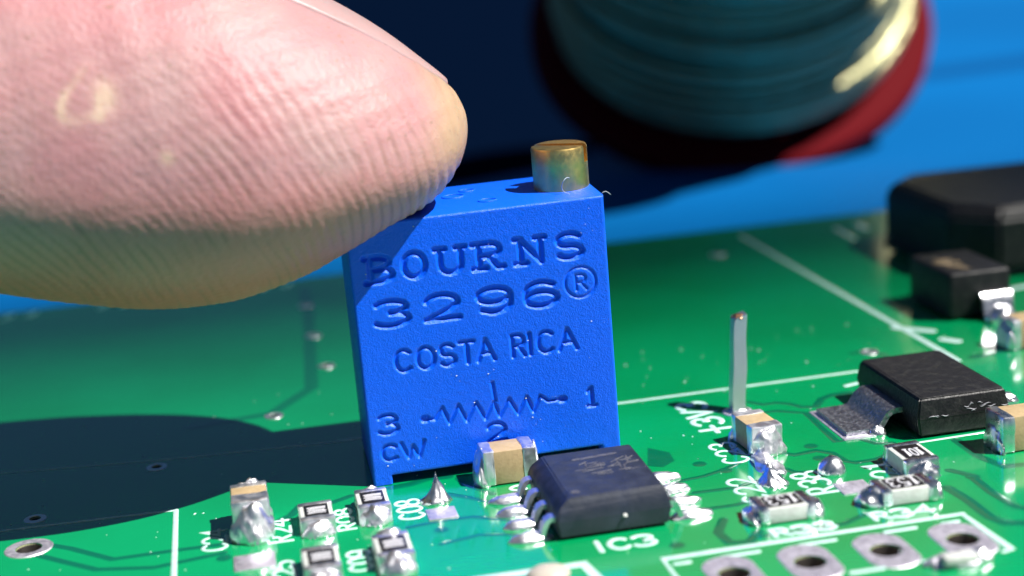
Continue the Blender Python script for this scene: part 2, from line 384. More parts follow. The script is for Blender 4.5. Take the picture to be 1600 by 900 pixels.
SILK = 0.02
def silk(name, strokes, width=.18, h=SILK): return strokes_obj(name, strokes, width, h, M_SILK, board, 0.002)
silk("outline_print", [[(-5.5, 5.95), (17.0, 5.98)]], .17)
silk("outline_print", [gp((-60, 748), (0, 740), (275, 717), (550, 688))], .12)
silk("outline_print", [gp((-60, 838), (0, 830), (275, 797))], .2); silk("outline_print", [gp((275, 797), (273, 860), (270, 940))], .22)
silk("outline_print", [[(21.5, 34.5), (21.52, 5.6)]], .34)
silk("outline_print", [[(27.2, 33.5), (27.0, 30.2)]], .4)
silk("outline_print", [gp((1432, 692), (1560, 672))], .14); silk("outline_print", [gp((1322, 603), (1338, 599))], .3)
silk("outline_print", [[(3.6, -14.6), (3.58, -10.24), (13.92, -10.24)]], .24); silk("outline_print", [[(13.92, -10.24), (14.02, -13.45), (13.7, -13.5)]], .22)
for a, b in ((3.85, 4.3), (5.45, 6.62), (8.05, 9.22), (10.98, 12.0), (13.0, 13.5)): silk("print_dash", [[(a, -10.77), (b, -10.77)]], .22)
for a, b in ((6.15, 7.0), (8.75, 9.75), (11.15, 12.1)): silk("print_dash", [[(a, -13.35), (b, -13.35)]], .24)
silk("outline_print", [gp((690, 915), (745, 905), (912, 881), (955, 925))], .42)
up, sd = (0, 1), (-1, 0)
def sidetext(txt, x, y, cw, ch, gap, wd=.17): return silk("printed_reference", text_strokes(txt, x, y, cw, ch, gap, up, sd), wd)
sidetext("+3V3", 9.62, .8, .8, 1.15, .25, .26)                     # reads away from the viewer, tops to the left
sidetext("C23", 9.15, -2.75, .62, .95, .2)
sidetext("C22", 8.55, -6.75, .66, .92, .22)
sidetext("R38", 11.0, -6.85, .62, 1.05, .18)
sidetext("R21", 13.6, -7.05, .66, .98, .2)
sidetext("R24", -7.95, -4.15, .6, .82, .2, .15); sidetext("R08", -5.72, -3.9, .58, .6, .18, .14); sidetext("C08", -3.25, -3.7, .55, .86, .12, .16)
sidetext("C24", -10.2, -4.0, .55, .82, .13, .15); sidetext("R25", -8.05, -7.9, .58, .7, .15, .15); sidetext("C09", -5.5, -7.6, .5, .75, .1, .15)
silk("printed_reference", text_strokes("IC3", 1.85, -8.95, .66, .85, .18), .22)
silk("printed_reference", text_strokes("R33", 7.5, -9.85, .62, .62, .16), .2)
silk("printed_reference", text_strokes("R34", 11.05, -9.75, .62, .66, .16), .2)
silk("printed_reference", text_strokes("C", .15, -2.4, .6, .5, .2), .18)
for k in range(15):
    if k in (4, 5): continue
    x = -24.5 + 1.32 * k; strokes_obj("edge_print", [[(x, 35.3), (x + .25, 36.1)]], .5, .02, M_TEAL, board, .002)
for a, b in (((1400, 512), (1455, 517)), ((1475, 530), (1495, 533)), ((1560, 455), (1640, 440)), ((1340, 350), (1352, 357))): silk("print_dash", [gp(a, b)], .6)

def flatpad(px4, m=M_PAD, seed=0):
    P = [G(*p) for p in px4]; cx = sum(p[0] for p in P) / 4; cy = sum(p[1] for p in P) / 4
    x0, x1 = min(p[0] for p in P), max(p[0] for p in P)
    return P
def pad(x0, x1, y0, y1, m=M_PAD): return box("solder_pad", x0, x1, y0, y1, -.02, .045, m, board, bev=.02)
pad(-3.15, -2.1, -4.15, -3.1); pad(11.0, 12.15, -7.25, -6.15); pad(-10.0, -8.6, -6.2, -4.9)

# ------------------------------------------------------------------ blue trimmer
W, H, D, FOOT = 9.53, 10.03, 4.83, 0.33
tr = thing("trimmer_potentiometer", "blue square trimmer with moulded lettering and a brass screw, pressed down by a finger", "trimmer", (-4.649, .0074, 0.02))
M3 = (Matrix.Rotation(math.radians(-.82), 3, 'Z') @ Matrix.Rotation(math.radians(-.637), 3, 'Y') @ Matrix.Rotation(math.radians(1.455), 3, 'X'))
tr.rotation_euler = M3.to_euler()
def face_strokes():
    S_ = []                                                          # (points, half width, depth)
    def put(c, x0, x1, z0, z1, hw, dep, sh=0.0, table=None):
        for s in (table or GL[c]):
            S_.append(([(x0 + hw + p[0] * (x1 - x0 - 2 * hw) + sh * p[1], z0 + hw + p[1] * (z1 - z0 - 2 * hw)) for p in s], hw, dep))
    for c, a, b in zip("BOURNS", (.42, 1.82, 3.0, 4.38, 5.95, 7.5), (1.62, 2.84, 4.33, 5.72, 7.3, 8.72)):
        put(c, a, b, 7.72, 8.86, .115, .17, 0, RS if c == 'R' else None)
    for c, a, b in zip("3296", (.66, 2.46, 4.42, 6.22), (2.06, 3.92, 5.86, 7.62)): put(c, a, b, 6.02, 7.16, .115, .17)
    S_.append(([(8.42 + .58 * math.cos(a), 6.86 + .58 * math.sin(a)) for a in [k * math.pi / 14 for k in range(29)]], .062, .11))
    for s in GL['R']: S_.append(([(8.2 + p[0] * .46, 6.58 + p[1] * .56) for p in s], .06, .11))
    for c, a, b in zip("COSTARICA", (1.2, 2.02, 2.86, 3.62, 4.26, 5.52, 6.16, 6.56, 7.34), (1.98, 2.82, 3.6, 4.3, 5.06, 6.24, 6.5, 7.34, 8.2)):
        put(c, a, b, 4.24, 5.22, .088, .14)
    put('3', .36, 1.2, 1.92, 2.8, .085, .14); put('1', 8.2, 8.85, 1.9, 2.78, .085, .14); put('2', 4.36, 5.22, 1.0, 1.9, .085, .14)
    put('C', .36, 1.1, .86, 1.62, .085, .13); put('W', 1.1, 2.12, .86, 1.62, .08, .13)
    zig = [(2.2, 2.36), (2.52, 2.3)]; peaks = [(2.84, 2.72), (3.06, 2.06), (3.45, 2.74), (3.72, 2.06), (4.12, 2.74), (4.42, 2.04), (4.78, 2.68), (4.97, 2.06), (5.37, 2.72), (5.68, 2.06), (6.04, 2.7), (6.26, 2.06), (6.56, 2.66), (6.86, 2.4), (7.42, 2.4)]
    S_.append((zig + peaks, .07, .14)); S_.append(([(4.79, 3.42), (4.85, 2.7)], .07, .13))
    S_.append(([(2.12, 2.36), (2.2, 2.36)], .15, .15)); S_.append(([(7.36, 2.4), (7.44, 2.4)], .15, .15))
    return S_
def trimmer_body():
    nx, nz = 477, 503
    xs = np.linspace(0, W, nx); zs = np.linspace(0, H, nz); X, Z = np.meshgrid(xs, zs)
    dep = np.zeros_like(X)
    for pts, hw, d in face_strokes():
        best = np.full_like(X, 9.0)
        for (ax, az), (bx, bz) in zip(pts[:-1], pts[1:]):
            pad_ = hw + .2
            i0, i1 = np.searchsorted(xs, [min(ax, bx) - pad_, max(ax, bx) + pad_]); j0, j1 = np.searchsorted(zs, [min(az, bz) - pad_, max(az, bz) + pad_])
            x = X[j0:j1, i0:i1]; z = Z[j0:j1, i0:i1]; L2 = (bx - ax) ** 2 + (bz - az) ** 2
            t = np.clip(((x - ax) * (bx - ax) + (z - az) * (bz - az)) / max(L2, 1e-9), 0, 1)
            dd = np.hypot(x - ax - t * (bx - ax), z - az - t * (bz - az))
            best[j0:j1, i0:i1] = np.minimum(best[j0:j1, i0:i1], dd)
        u = np.clip((hw + .045 - best) / .145, 0, 1); u = u * u * (3 - 2 * u)
        dep = np.maximum(dep, .74 * d * u)
    gap0, gap1 = .72, W - .72
    e = np.minimum(np.minimum(X, W - X), H - Z)
    inlow = Z < FOOT + .4
    eg = np.where((X > gap0) & (X < gap1), Z - FOOT, np.where(Z < FOOT, np.where(X <= gap0, gap0 - X, X - gap1), 9.0))
    e = np.minimum(e, np.where(inlow, np.maximum(eg, 0), 9.0))
    r = .11; q = np.clip(r - e, 0, r); dep = dep + (r - np.sqrt(np.maximum(r * r - q * q, 0))) * .9
    rng = np.random.default_rng(3)
    low = np.kron(rng.normal(size=(nz // 8 + 1, nx // 8 + 1)), np.ones((8, 8)))[:nz, :nx]
    k = np.ones(9) / 9
    for ax_ in (0, 1): low = np.apply_along_axis(lambda a: np.convolve(a, k, 'same'), ax_, low)
    fine = rng.normal(size=(nz, nx)); k3 = np.array([.25, .5, .25])
    for ax_ in (0, 1): fine = np.apply_along_axis(lambda a: np.convolve(a, k3, 'same'), ax_, fine)
    dep = dep + .0022 * low + .0062 * fine
    keep = np.ones((nz - 1, nx - 1), bool)
    xc = (xs[:-1] + xs[1:]) / 2; zc = (zs[:-1] + zs[1:]) / 2
    keep[np.ix_(zc < FOOT, (xc > gap0) & (xc < gap1))] = False
    V = np.stack([X, dep, Z], -1).reshape(-1, 3); idx = np.arange(nx * nz).reshape(nz, nx)
    J, I = np.nonzero(keep)
    Fq = np.stack([idx[J, I], idx[J, I + 1], idx[J + 1, I + 1], idx[J + 1, I]], 1)
    # boundary edges, then walls to the back
    kp = np.pad(keep, 1); ed = []
    for j, i in zip(*np.nonzero(keep)):
        if not kp[j, i + 1]: ed.append((idx[j, i], idx[j, i + 1]))
        if not kp[j + 2, i + 1]: ed.append((idx[j + 1, i + 1], idx[j + 1, i]))
        if not kp[j + 1, i]: ed.append((idx[j + 1, i], idx[j, i]))
        if not kp[j + 1, i + 2]: ed.append((idx[j, i + 1], idx[j + 1, i + 1]))
    back = {}; extra = []; n0 = len(V); walls = []
    def bk(v):
        if v not in back:
            back[v] = n0 + len(extra); x, _, z = V[v]; extra.append((x, D, z))
        return back[v]
    for a, b in ed: walls.append((b, a, bk(a), bk(b)))
    V = np.concatenate([V, np.array(extra)])
    nb = len(V)
    bv = [(0, D, FOOT), (W, D, FOOT), (W, D, H), (0, D, H), (0, D, 0), (gap0, D, 0), (gap0, D, FOOT), (gap1, D, FOOT), (gap1, D, 0), (W, D, 0)]
    V = np.concatenate([V, np.array(bv)])
    faces = np.concatenate([Fq, np.array(walls), nb + np.array([(3, 2, 1, 0), (0, 6, 5, 4), (7, 1, 9, 8)])])
    me = bpy.data.meshes.new("body")
    me.vertices.add(len(V)); me.vertices.foreach_set("co", V.ravel())
    me.loops.add(faces.size); me.loops.foreach_set("vertex_index", faces.ravel().astype(np.int32))
    me.polygons.add(len(faces)); me.polygons.foreach_set("loop_start", np.arange(0, faces.size, 4, dtype=np.int32)); me.polygons.foreach_set("loop_total", np.full(len(faces), 4, np.int32))
    me.update(calc_edges=True); me.validate()
    o = link("body", me, M_BLUE, tr)
    me.set_sharp_from_angle(angle=math.radians(60))
    return o
trimmer_body()
for x, y, r_ in ((4.35, 2.9, .42), (5.45, 1.5, .34), (5.0, 3.7, .3)):
    V, F = loft([[(x + (r_ + rr * math.cos(b)) * math.cos(a), y + (r_ + rr * math.cos(b)) * math.sin(a) * .8, H + rr * math.sin(b) + .01 * noise.noise(Vector((x * 5 + math.cos(a) * 2, math.sin(a) * 2, 0)))) for b, rr in ((0, .05), (1.6, .05), (3.1, .05), (4.7, .05))] for a in [2 * math.pi * k / 22 for k in range(23)]], cap=False)
    raw("mould_mark", V, F, M_BLUE, tr)
def screw():
    cx, cy, r_, h = 8.46, 2.42, 1.06, 1.62; sw, sd_ = .19, .66; n = 48
    zt = H + h; zb = H - .1; bm = bmesh.new(); ang = math.radians(-30)
    def ringpts(z, rr, k0=0): return [(rr * math.cos(2 * math.pi * k / n), rr * math.sin(2 * math.pi * k / n), z) for k in range(n)]
    V, F = loft([ringpts(zb, r_), ringpts(zt - sd_, r_)]); 
    vs = [bm.verts.new(v) for v in V]
    for f in F: bm.faces.new([vs[i] for i in f])
    for sgn in (1, -1):                                             # two half heads beside the slot
        a0 = math.asin(sw / r_); pts = [a0 + (math.pi - 2 * a0) * k / 24 for k in range(25)]
        rings = []
        for z, rr in ((zt - sd_ - .01, r_), (zt - .1, r_), (zt - .03, r_ - .03), (zt, r_ - .1)):
            rings.append([(rr * math.cos(a), sgn * max(rr * math.sin(a), sw), z) for a in pts])
        V, F = loft(rings); vs = [bm.verts.new(v) for v in V]
        for f in F: bm.faces.new([vs[i] for i in f])
    bmesh.ops.rotate(bm, verts=bm.verts, matrix=Matrix.Rotation(ang, 3, 'Z')); bmesh.ops.translate(bm, verts=bm.verts, vec=(cx, cy, 0))
    from_bm("adjustment_screw", bm, M_BRASS, tr, angle=30)
screw()
for x, y in ((2.2, 3.4), (4.76, 1.6), (7.3, 3.4)):
    tube("pin", [(x, y, FOOT + .1), (x, y, -1.2)], .24, M_PIN, tr)

V, F = [], []; q = random.Random(12)
for k in range(46):                                                 # specks of dust caught on the moulded face
    x, z, sz = q.uniform(.3, W - .3), q.uniform(.5, H - .2), q.choice((.012, .016, .02, .035))
    b0 = len(V); V += [(x - sz, -.002, z), (x, -.002, z - sz * .7), (x + sz * 1.2, -.002, z), (x, -.002, z + sz * .8), (x, -sz - .004, z)]
    F += [(b0, b0 + 1, b0 + 4), (b0 + 1, b0 + 2, b0 + 4), (b0 + 2, b0 + 3, b0 + 4), (b0 + 3, b0, b0 + 4)]
o = raw("dust_speck", V, F, M_LINT, tr, False); o["kind"] = "stuff"

def to_world(lx, ly, lz):
    v = M3 @ Vector((lx, ly, lz)); return (v.x - 4.649, v.y + .0074, v.z + .02)
cur = [to_world(8.4 + .22 * math.cos(a) - .0, .95 + .1 * math.sin(a * 2), H + .32 + .3 * math.sin(a)) for a in [math.radians(d) for d in range(60, 300, 20)]]
tag(tube("lint_fibre", cur, .013, M_LINT, seg=6), "tiny curled white fibre lying against the foot of the brass screw", "fibre")
cur = [to_world(9.5 + .09 * k, .3, H - .02 + .1 * math.sin(k * .9)) for k in range(5)]
tag(tube("lint_fibre", cur, .013, M_LINT, seg=6), "tiny pale fibre sticking out from the top right corner of the blue trimmer", "fibre")

# ------------------------------------------------------------------ finger
def interp(xq, pts):
    x = np.array([p[0] for p in pts], float); y = np.array([p[1] for p in pts], float); o = np.argsort(x); x, y = x[o], y[o]
    h = np.diff(x); d = np.diff(y) / h; s = np.zeros_like(y)
    s[1:-1] = np.where(d[:-1] * d[1:] > 0, 2 * d[:-1] * d[1:] / (d[:-1] + d[1:] + 1e-12), 0); s[0], s[-1] = d[0], d[-1]
    i = np.clip(np.searchsorted(x, xq) - 1, 0, len(h) - 1); t = (xq - x[i]) / h[i]
    return (2 * t**3 - 3 * t**2 + 1) * y[i] + (t**3 - 2 * t**2 + t) * h[i] * s[i] + (-2 * t**3 + 3 * t**2) * y[i + 1] + (t**3 - t**2) * h[i] * s[i + 1]
YC, YK = 1.9, 0.06                                              # the finger lies over the trimmer and slants back from its tip
low_px = [(728, 195), (726, 216), (721, 236), (713, 255), (700, 275), (682, 298), (650, 322), (600, 347), (560, 371), (520, 394), (480, 417), (430, 438), (350, 462), (290, 470), (230, 472), (150, 466), (80, 458), (0, 446), (-100, 430), (-250, 410), (-600, 400), (-1000, 420)]
top_px = [(728, 195), (726, 178), (720, 160), (708, 140), (690, 121), (670, 104), (640, 80), (600, 51), (560, 26), (505, -4), (450, -32), (380, -62), (300, -88), (200, -110), (0, -140), (-250, -165), (-600, -180), (-1000, -180)]
XT = GY(728, 195, YC)[0]
def onplane(px, py):
    y = YC
    for _ in range(8): x, z = GY(px, py, y); y = YC + YK * max(-4, XT - x)
    return x, z
lowc = [onplane(*p) for p in low_px]; topc = [onplane(*p) for p in top_px]
def finger_frame():
    nu, nv = 760, 430
    qmax = math.sqrt(XT - (-36.0)); q = np.linspace(0.0, 1, nu)
    a = 44.0 * 0; 
    dist = (XT + 36.0) * (0.35 * q**2 + 0.65 * q**2.2)             # distance back from the tip, dense near it
    a_ = np.sqrt(np.maximum(dist, 0))
    lo = interp(a_, [(math.sqrt(max(XT - x, 0)), z) for x, z in lowc]); hi = interp(a_, [(math.sqrt(max(XT - x, 0)), z) for x, z in topc])
    hh = np.maximum((hi - lo) / 2, 1e-3); fr = .5 - .13 * np.clip(dist / 3.0, 0, 1); mid = lo + fr * (hi - lo)   # widest below the middle: the soft pad
    cw = 6.9 * np.sqrt(np.clip(1 - (1 - np.minimum(dist / 10.5, 1)) ** 2.1, 0, 1)) + .02 * dist
    return nu, nv, dist, mid, hh, cw
def hi_of(d): return interp(np.sqrt(np.maximum(d, 0)).ravel(), [(math.sqrt(max(XT - x, 0)), z) for x, z in topc]).reshape(np.shape(d))
def lo_of(d): return interp(np.sqrt(np.maximum(d, 0)).ravel(), [(math.sqrt(max(XT - x, 0)), z) for x, z in lowc]).reshape(np.shape(d))
def finger_point(dist, mid, hh, cw, phi):
    """phi=0 towards the viewer, pi/2 up"""
    c, s = np.cos(phi), np.sin(phi); ex = 2 / 2.0
    return np.stack([XT - dist, YC + YK * dist - cw * np.sign(c) * np.abs(c) ** ex, mid + np.where(s > 0, hi_of(dist) - mid, mid - lo_of(dist)) * np.sign(s) * np.abs(s) ** ex], -1)
def build_finger():
    nu, nv, dist, mid, hh, cw = finger_frame()
    phi = np.linspace(0, 2 * np.pi, nv, endpoint=False) - np.pi * .5
    Dg, Ph = np.meshgrid(dist, phi, indexing='ij'); Mi = mid[:, None]; Hh = hh[:, None]; Cw = cw[:, None]
    P = finger_point(Dg, Mi, Hh, Cw, Ph)
    du = np.gradient(P, axis=0); dv_ = np.roll(P, -1, 1) - np.roll(P, 1, 1); N = np.cross(dv_, du); N /= np.maximum(np.linalg.norm(N, axis=-1, keepdims=True), 1e-9)
    ctr = np.stack([XT - Dg, YC + YK * Dg, Mi + 0 * Dg], -1)
    flip = np.sign((N * (P - ctr)).sum(-1, keepdims=True)); N = N * np.where(flip == 0, 1, flip)
    rng = np.random.default_rng(5)
    def wob(x, y, seed):
        r_ = np.random.default_rng(seed); out = 0
        for _ in range(7):
            k = r_.normal(size=2) * .55; out = out + np.sin(k[0] * x + k[1] * y + r_.uniform(0, 6.28))
        return out / 3
    x, z = P[..., 0], P[..., 2]
    v = z - 9.0 + .35 * (P[..., 1] - YC - YK * Dg)                           # along the section, on the viewer's side
    cot = np.clip(.15 + (-1.0 - x) * .046, .12, 1.35)
    per = .40 + .1 * np.clip((x - (-6)) / 6, 0, 1)
    ph = 2 * np.pi * (x + cot * v) / .46 + 1.2 * wob(x, z, 1) + .7 * wob(x * 3.1, z * 3.1, 4)
    ph2 = 2 * np.pi * (x + (cot * 1.18 + .05) * v) / .435 + 1.5 * wob(x * 1.4, z * 1.4, 21)
    mixw = np.clip(.5 + 1.6 * wob(x * 1.5, z * 1.5, 22), 0, 1)
    s = np.sin(ph) * (1 - mixw) + np.sin(ph2) * mixw; ridge = np.sign(s) * np.abs(s) ** .8
    low_mask = np.clip((Mi + .85 * Hh - z) / (.75 * Hh), 0, 1) ** .9
    tip_mask = np.clip((2.6 - Dg) / 2.2, 0, 1)
    edge = np.clip(Dg / .5, 0, 1)
    rm = np.clip(np.maximum(low_mask, tip_mask * .8), 0, 1) * edge * np.clip((30 - Dg) / 12, 0, 1)
    amp = .02 * rm * np.clip(.62 + .75 * wob(x * .9 + 3, z * .9, 31), .38, 1.25) * np.clip(.7 + .45 * wob(x * 1.6, z * 1.6, 2) + .3 * wob(x * 5, z * 5, 6), .08, 1.3) * np.clip(1 + (x + 6) / 16, .5, 1) * (1 + 1.0 * tip_mask + .5 * np.clip((Mi - z) / Hh, 0, 1) + .9 * np.clip((7.5 - Dg) / 3, 0, 1) * np.clip((Mi - z) / Hh - .1, 0, 1))
    wr = wob(x * 2.1, z * 5.2 + x * .6, 3) * .03 * np.clip((z - Mi) / Hh + .3, 0, 1) * edge   # shallow wrinkles on the side
    P = P + N * (amp * ridge + wr)[..., None]
    # creases
    cre = np.exp(-((z - (7.3 + .55 * (x + 15.2))) / .07) ** 2) * np.clip(1 - np.abs(x + 15.2) / 1.3, 0, 1) * (N[..., 1] < 0)
    P = P - N * (.09 * cre)[..., None]
    # skin gives way where it rests on the trimmer
    Mi3 = np.array(M3); loc = (P - np.array([-4.649, .0074, .02])) @ Mi3
    ins = (loc[..., 0] > -.02) & (loc[..., 0] < W) & (loc[..., 1] > -.02) & (loc[..., 1] < D + .05) & (loc[..., 2] < H + .02) & (loc[..., 2] > H - 3)
    use_top = ins & (H - loc[..., 2] < 1.3)
    loc[..., 2] = np.where(use_top, H + .02, loc[..., 2])
    P = loc @ Mi3.T + np.array([-4.649, .0074, .02])
    Vv = P.reshape(-1, 3); idx = np.arange(nu * nv).reshape(nu, nv)
    a, b = idx[:-1], idx[1:]; fq = np.stack([a, b, np.roll(b, -1, 1), np.roll(a, -1, 1)], -1).reshape(-1, 4)
    me = bpy.data.meshes.new("finger"); me.vertices.add(len(Vv)); me.vertices.foreach_set("co", Vv.ravel())
    nl = fq.size + 2 * nv
    li = np.concatenate([fq.ravel(), idx[-1], idx[0][::-1]]).astype(np.int32)
    me.loops.add(nl); me.loops.foreach_set("vertex_index", li)
    st = np.concatenate([np.arange(0, fq.size, 4), [fq.size, fq.size + nv]]).astype(np.int32); tot = np.concatenate([np.full(len(fq), 4), [nv, nv]]).astype(np.int32)
    me.polygons.add(len(st)); me.polygons.foreach_set("loop_start", st); me.polygons.foreach_set("loop_total", tot); me.update(calc_edges=True); me.validate()
    bm = bmesh.new(); bm.from_mesh(me); bmesh.ops.recalc_face_normals(bm, faces=bm.faces); bm.to_mesh(me); bm.free()
    cal = np.clip(1 - (Dg - .25) / 2.6 + .22 * wob(x * 2, z * 2, 8) + .3 * np.clip((Mi - z) / Hh, -.4, 1), 0, 1); cal = cal * cal * (3 - 2 * cal)
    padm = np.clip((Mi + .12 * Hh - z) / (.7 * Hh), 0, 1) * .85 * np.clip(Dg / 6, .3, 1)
    # peeled ring of skin
    pc = GY(132, 152, YC - 6.5); rx = (x - pc[0] - .12 * (z - pc[1])) / .82; rz = (z - pc[1]) / .95
    rr = np.hypot(rx * 1.15, rz * .9) + .3 * wob(x * 4, z * 4, 11); pe = np.exp(-((rr - .85) / .2) ** 2) * np.clip(.75 + .9 * wob(x * 5, z * 5, 12), 0, 1)
    pe = np.maximum(pe, np.exp(-(((x - pc[0] - .6) / .35) ** 2 + ((z - pc[1] + .1) / .5) ** 2))); pe = np.maximum(pe, .8 * np.exp(-((np.hypot(x - pc[0] - 2.3, z - pc[1] + 2.2)) / .22) ** 2))
    pe = pe * (N[..., 1] < 0)
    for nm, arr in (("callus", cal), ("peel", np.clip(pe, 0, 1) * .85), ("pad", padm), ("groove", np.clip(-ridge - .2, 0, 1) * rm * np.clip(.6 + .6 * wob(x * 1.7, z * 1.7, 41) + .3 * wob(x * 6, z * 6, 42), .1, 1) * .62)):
        at = me.attributes.new(nm, 'FLOAT', 'POINT'); at.data.foreach_set("value", arr.ravel().astype(np.float32))
    return tag(link("finger", me, M_SKIN), "bare fingertip with ridged skin pressing down on the blue trimmer", "finger")
finger = build_finger()
def build_nail():
    nu, nv, dist, mid, hh, cw = finger_frame()
    ds = np.linspace(.62, 11.5, 60); ps = np.linspace(math.radians(64), math.radians(152), 50)
    def at(d): return [float(np.interp(d, dist, arr)) for arr in (mid, hh, cw)]
    outer, inner = [], []
    for i, d in enumerate(ds):
        mi, h_, c_ = at(d); ro, ri = [], []
        shrink = 0.0 if d > 2.4 else (1 - math.sqrt(max(0, 1 - ((2.4 - d) / 1.9) ** 2))) * .45
        for p in ps:
            pp = p + (math.radians(108) - p) * shrink
            q = finger_point(np.array(d), mi, h_, c_, np.array(pp)); o_ = np.array([XT - d, YC + YK * d, mi]); n = (q - o_); n[0] *= .3; n /= np.linalg.norm(n)
            ef = min(1, (p - ps[0]) / .12, (ps[-1] - p) / .12); t = .02 + .07 * max(0, ef) ** .5
            if d < 1.6: t += .06 * (1.6 - d)
            ro.append(q + n * t); ri.append(q - n * .35)
        outer.append(ro); inner.append(ri)
    nvp = len(ps); V = [p for r_ in outer for p in r_] + [p for r_ in inner for p in r_]; off = len(ds) * nvp; F = []
    for i in range(len(ds) - 1):
        for j in range(nvp - 1):
            a = i * nvp + j; F.append((a, a + 1, a + nvp + 1, a + nvp)); F.append((off + a, off + a + nvp, off + a + nvp + 1, off + a + 1))
    for i in range(len(ds) - 1):
        for j in (0, nvp - 1): a = i * nvp + j; F.append((a, a + nvp, off + a + nvp, off + a))
    for j in range(nvp - 1):
        for i in (0, len(ds) - 1): a = i * nvp + j; F.append((a, off + a, off + a + 1, a + 1))
    raw("nail", V, F, M_NAIL, finger)
build_nail()

# ------------------------------------------------------------------ chip parts
def terminal(x0, x1, w_, h_, m, parent, seed):
    return box("terminal", x0, x1, -w_ / 2 - .03, w_ / 2 + .03, 0, h_ + .035, m, parent, bev=.07, jitter=.035, seed=seed)
def resistor(label, loc, rz, txt=None, L=2.0, w_=1.25, h_=.55, seed=0, fil=(.45, .45), trot=0, shiny=M_TIN, hf=1.0):
    t = thing("chip_resistor", label, "resistor", (*loc, .02), rz, "chip resistors soldered to the board")
    box("ceramic_body", -L / 2 + .05, L / 2 - .05, -w_ / 2, w_ / 2, .02, h_, M_CER, t, bev=.035)
    ov = box("overcoat", -L * .31, L * .31, -w_ * .38, w_ * .36, h_ - .02, h_ + .03, M_OVER, t, bev=.015)
    for sgn in (-1, 1):
        terminal(*sorted((sgn * L / 2, sgn * (L / 2 - .36))), w_, h_, shiny, t, seed + sgn)
        f = fil[0] if sgn < 0 else fil[1]
        blob("solder_joint", sgn * (L / 2 + .06), 0, f, w_ * .5, h_ * .92 * hf, shiny, t, seed + sgn * 5, .18, 1.0)
    if txt:
        cw = L * .11; st = text_strokes(txt, -(len(txt) * cw + (len(txt) - 1) * .07) / 2, -w_ * .22, cw, w_ * .44, .07) if not trot else \
            [[(u0 + .02 * math.sin(k * 2.3), -w_ * .26 + .03 * math.sin(k * 4.1)), (u0 + .03, 0), (u0, w_ * .25 - .04 * (k % 2))] for k, u0 in enumerate((-.3, -.17, -.04, .1, .22))] if txt == "104" else \
            text_strokes(txt, 0.2, -w_ * .27, w_ * .14, L * .36, .05, (0, 1), (-1, 0))
        if trot == 2: st = [[(-a, -b) for a, b in s] for s in text_strokes(txt, -.52, -w_ * .29, .26, w_ * .58, .13)]
        V, F = [], []
        for i, s in enumerate(st): ribbon(V, F, s, .075, .008 + .001 * i, h_ + .03)
        raw("marking", V, F, M_INK, ov)
    return t
def capacitor(label, loc, rz, L=2.0, w_=1.25, h_=1.25, seed=0, fil=(.4, .4), term=(.42, .42), shiny=M_TIN, ht=(.9, .9), amp=.25):
    t = thing("chip_capacitor", label, "capacitor", (*loc, .02), rz, "tan chip capacitors soldered to the board")
    box("ceramic_body", -L / 2 + .05, L / 2 - .05, -w_ / 2, w_ / 2, .02, h_, M_TAN, t, bev=.05)
    for k, sgn in enumerate((-1, 1)):
        terminal(*sorted((sgn * L / 2, sgn * (L / 2 - term[k]))), w_, h_, shiny, t, seed + sgn)
        if fil[k]: blob("solder_joint", sgn * (L / 2 - .02), 0, fil[k], w_ * .56, h_ * ht[k], shiny, t, seed + sgn * 4, amp, 1.0)
    return t
HP = math.pi / 2
resistor("white chip resistor nearest the tall solder-covered capacitor, left of the trimmer's corner", (-7.0, -3.05), HP, "104", seed=1, trot=1, fil=(.32, .25), L=1.75, w_=1.15)
resistor("chip resistor under the blue trimmer's left foot, heaped with solder at its near end", (-4.95, -2.55), HP, "104", seed=2, trot=1, fil=(.5, .3), L=1.85, w_=1.12, hf=1.2)
resistor("chip resistor cut by the bottom edge, next to the one with the big solder heap", (-7.15, -7.3), HP, "104", seed=3, trot=1, fil=(.5, .25), L=1.9, w_=1.18)
resistor("chip resistor cut by the bottom edge with a big solder heap, right of its twin", (-4.75, -7.1), HP, "104", seed=4, trot=1, fil=(.6, .3), L=2.0, w_=1.2, hf=1.3)
resistor("chip resistor with upside-down white marking, lying crosswise beside the black eight-legged chip", (8.38, -8.25), 0, "153", seed=5, trot=2, fil=(.3, .42), shiny=M_TINS)
resistor("chip resistor with a mirror-bright solder bead on its left end, behind the header print", (12.75, -8.25), 0, "153", seed=6, trot=2, fil=(.62, .3), shiny=M_TINS, hf=1.15)
resistor("chip resistor in front of the black regulator, white side showing, crowned with shiny solder", (14.2, -5.7), HP, "101", seed=7, trot=1, fil=(.36, .3), shiny=M_TINS, h_=.62)
capacitor("tan capacitor standing against the blue trimmer's face beside the black chip", (.28, -1.05), .0, seed=11, fil=(.32, .2), term=(.44, .5), h_=1.3, ht=(.95, .95))
capacitor("tan capacitor almost covered in lumpy solder, leftmost in front of the shadow", (-9.25, -2.45), HP, seed=12, L=1.95, w_=1.25, h_=1.35, fil=(.75, .3), term=(.85, .36), ht=(.98, 1.12))
capacitor("tan capacitor with one huge bright terminal, between the thin metal pin and the spiky solder", (9.95, -1.25), HP + .08, seed=13, w_=1.2, h_=1.05, fil=(.45, .25), term=(.55, .4))
capacitor("tan capacitor cut by the right edge in front of the black regulator's leads", (18.75, -5.0), 0, seed=14, w_=1.35, h_=1.35, fil=(.16, .2), term=(.5, .4), shiny=M_TINS, ht=(.7, .9))
capacitor("blurred tan capacitor at the right edge beyond the regulator", (25.2, 6.6), .1, seed=15, h_=1.3, fil=(.3, .3))

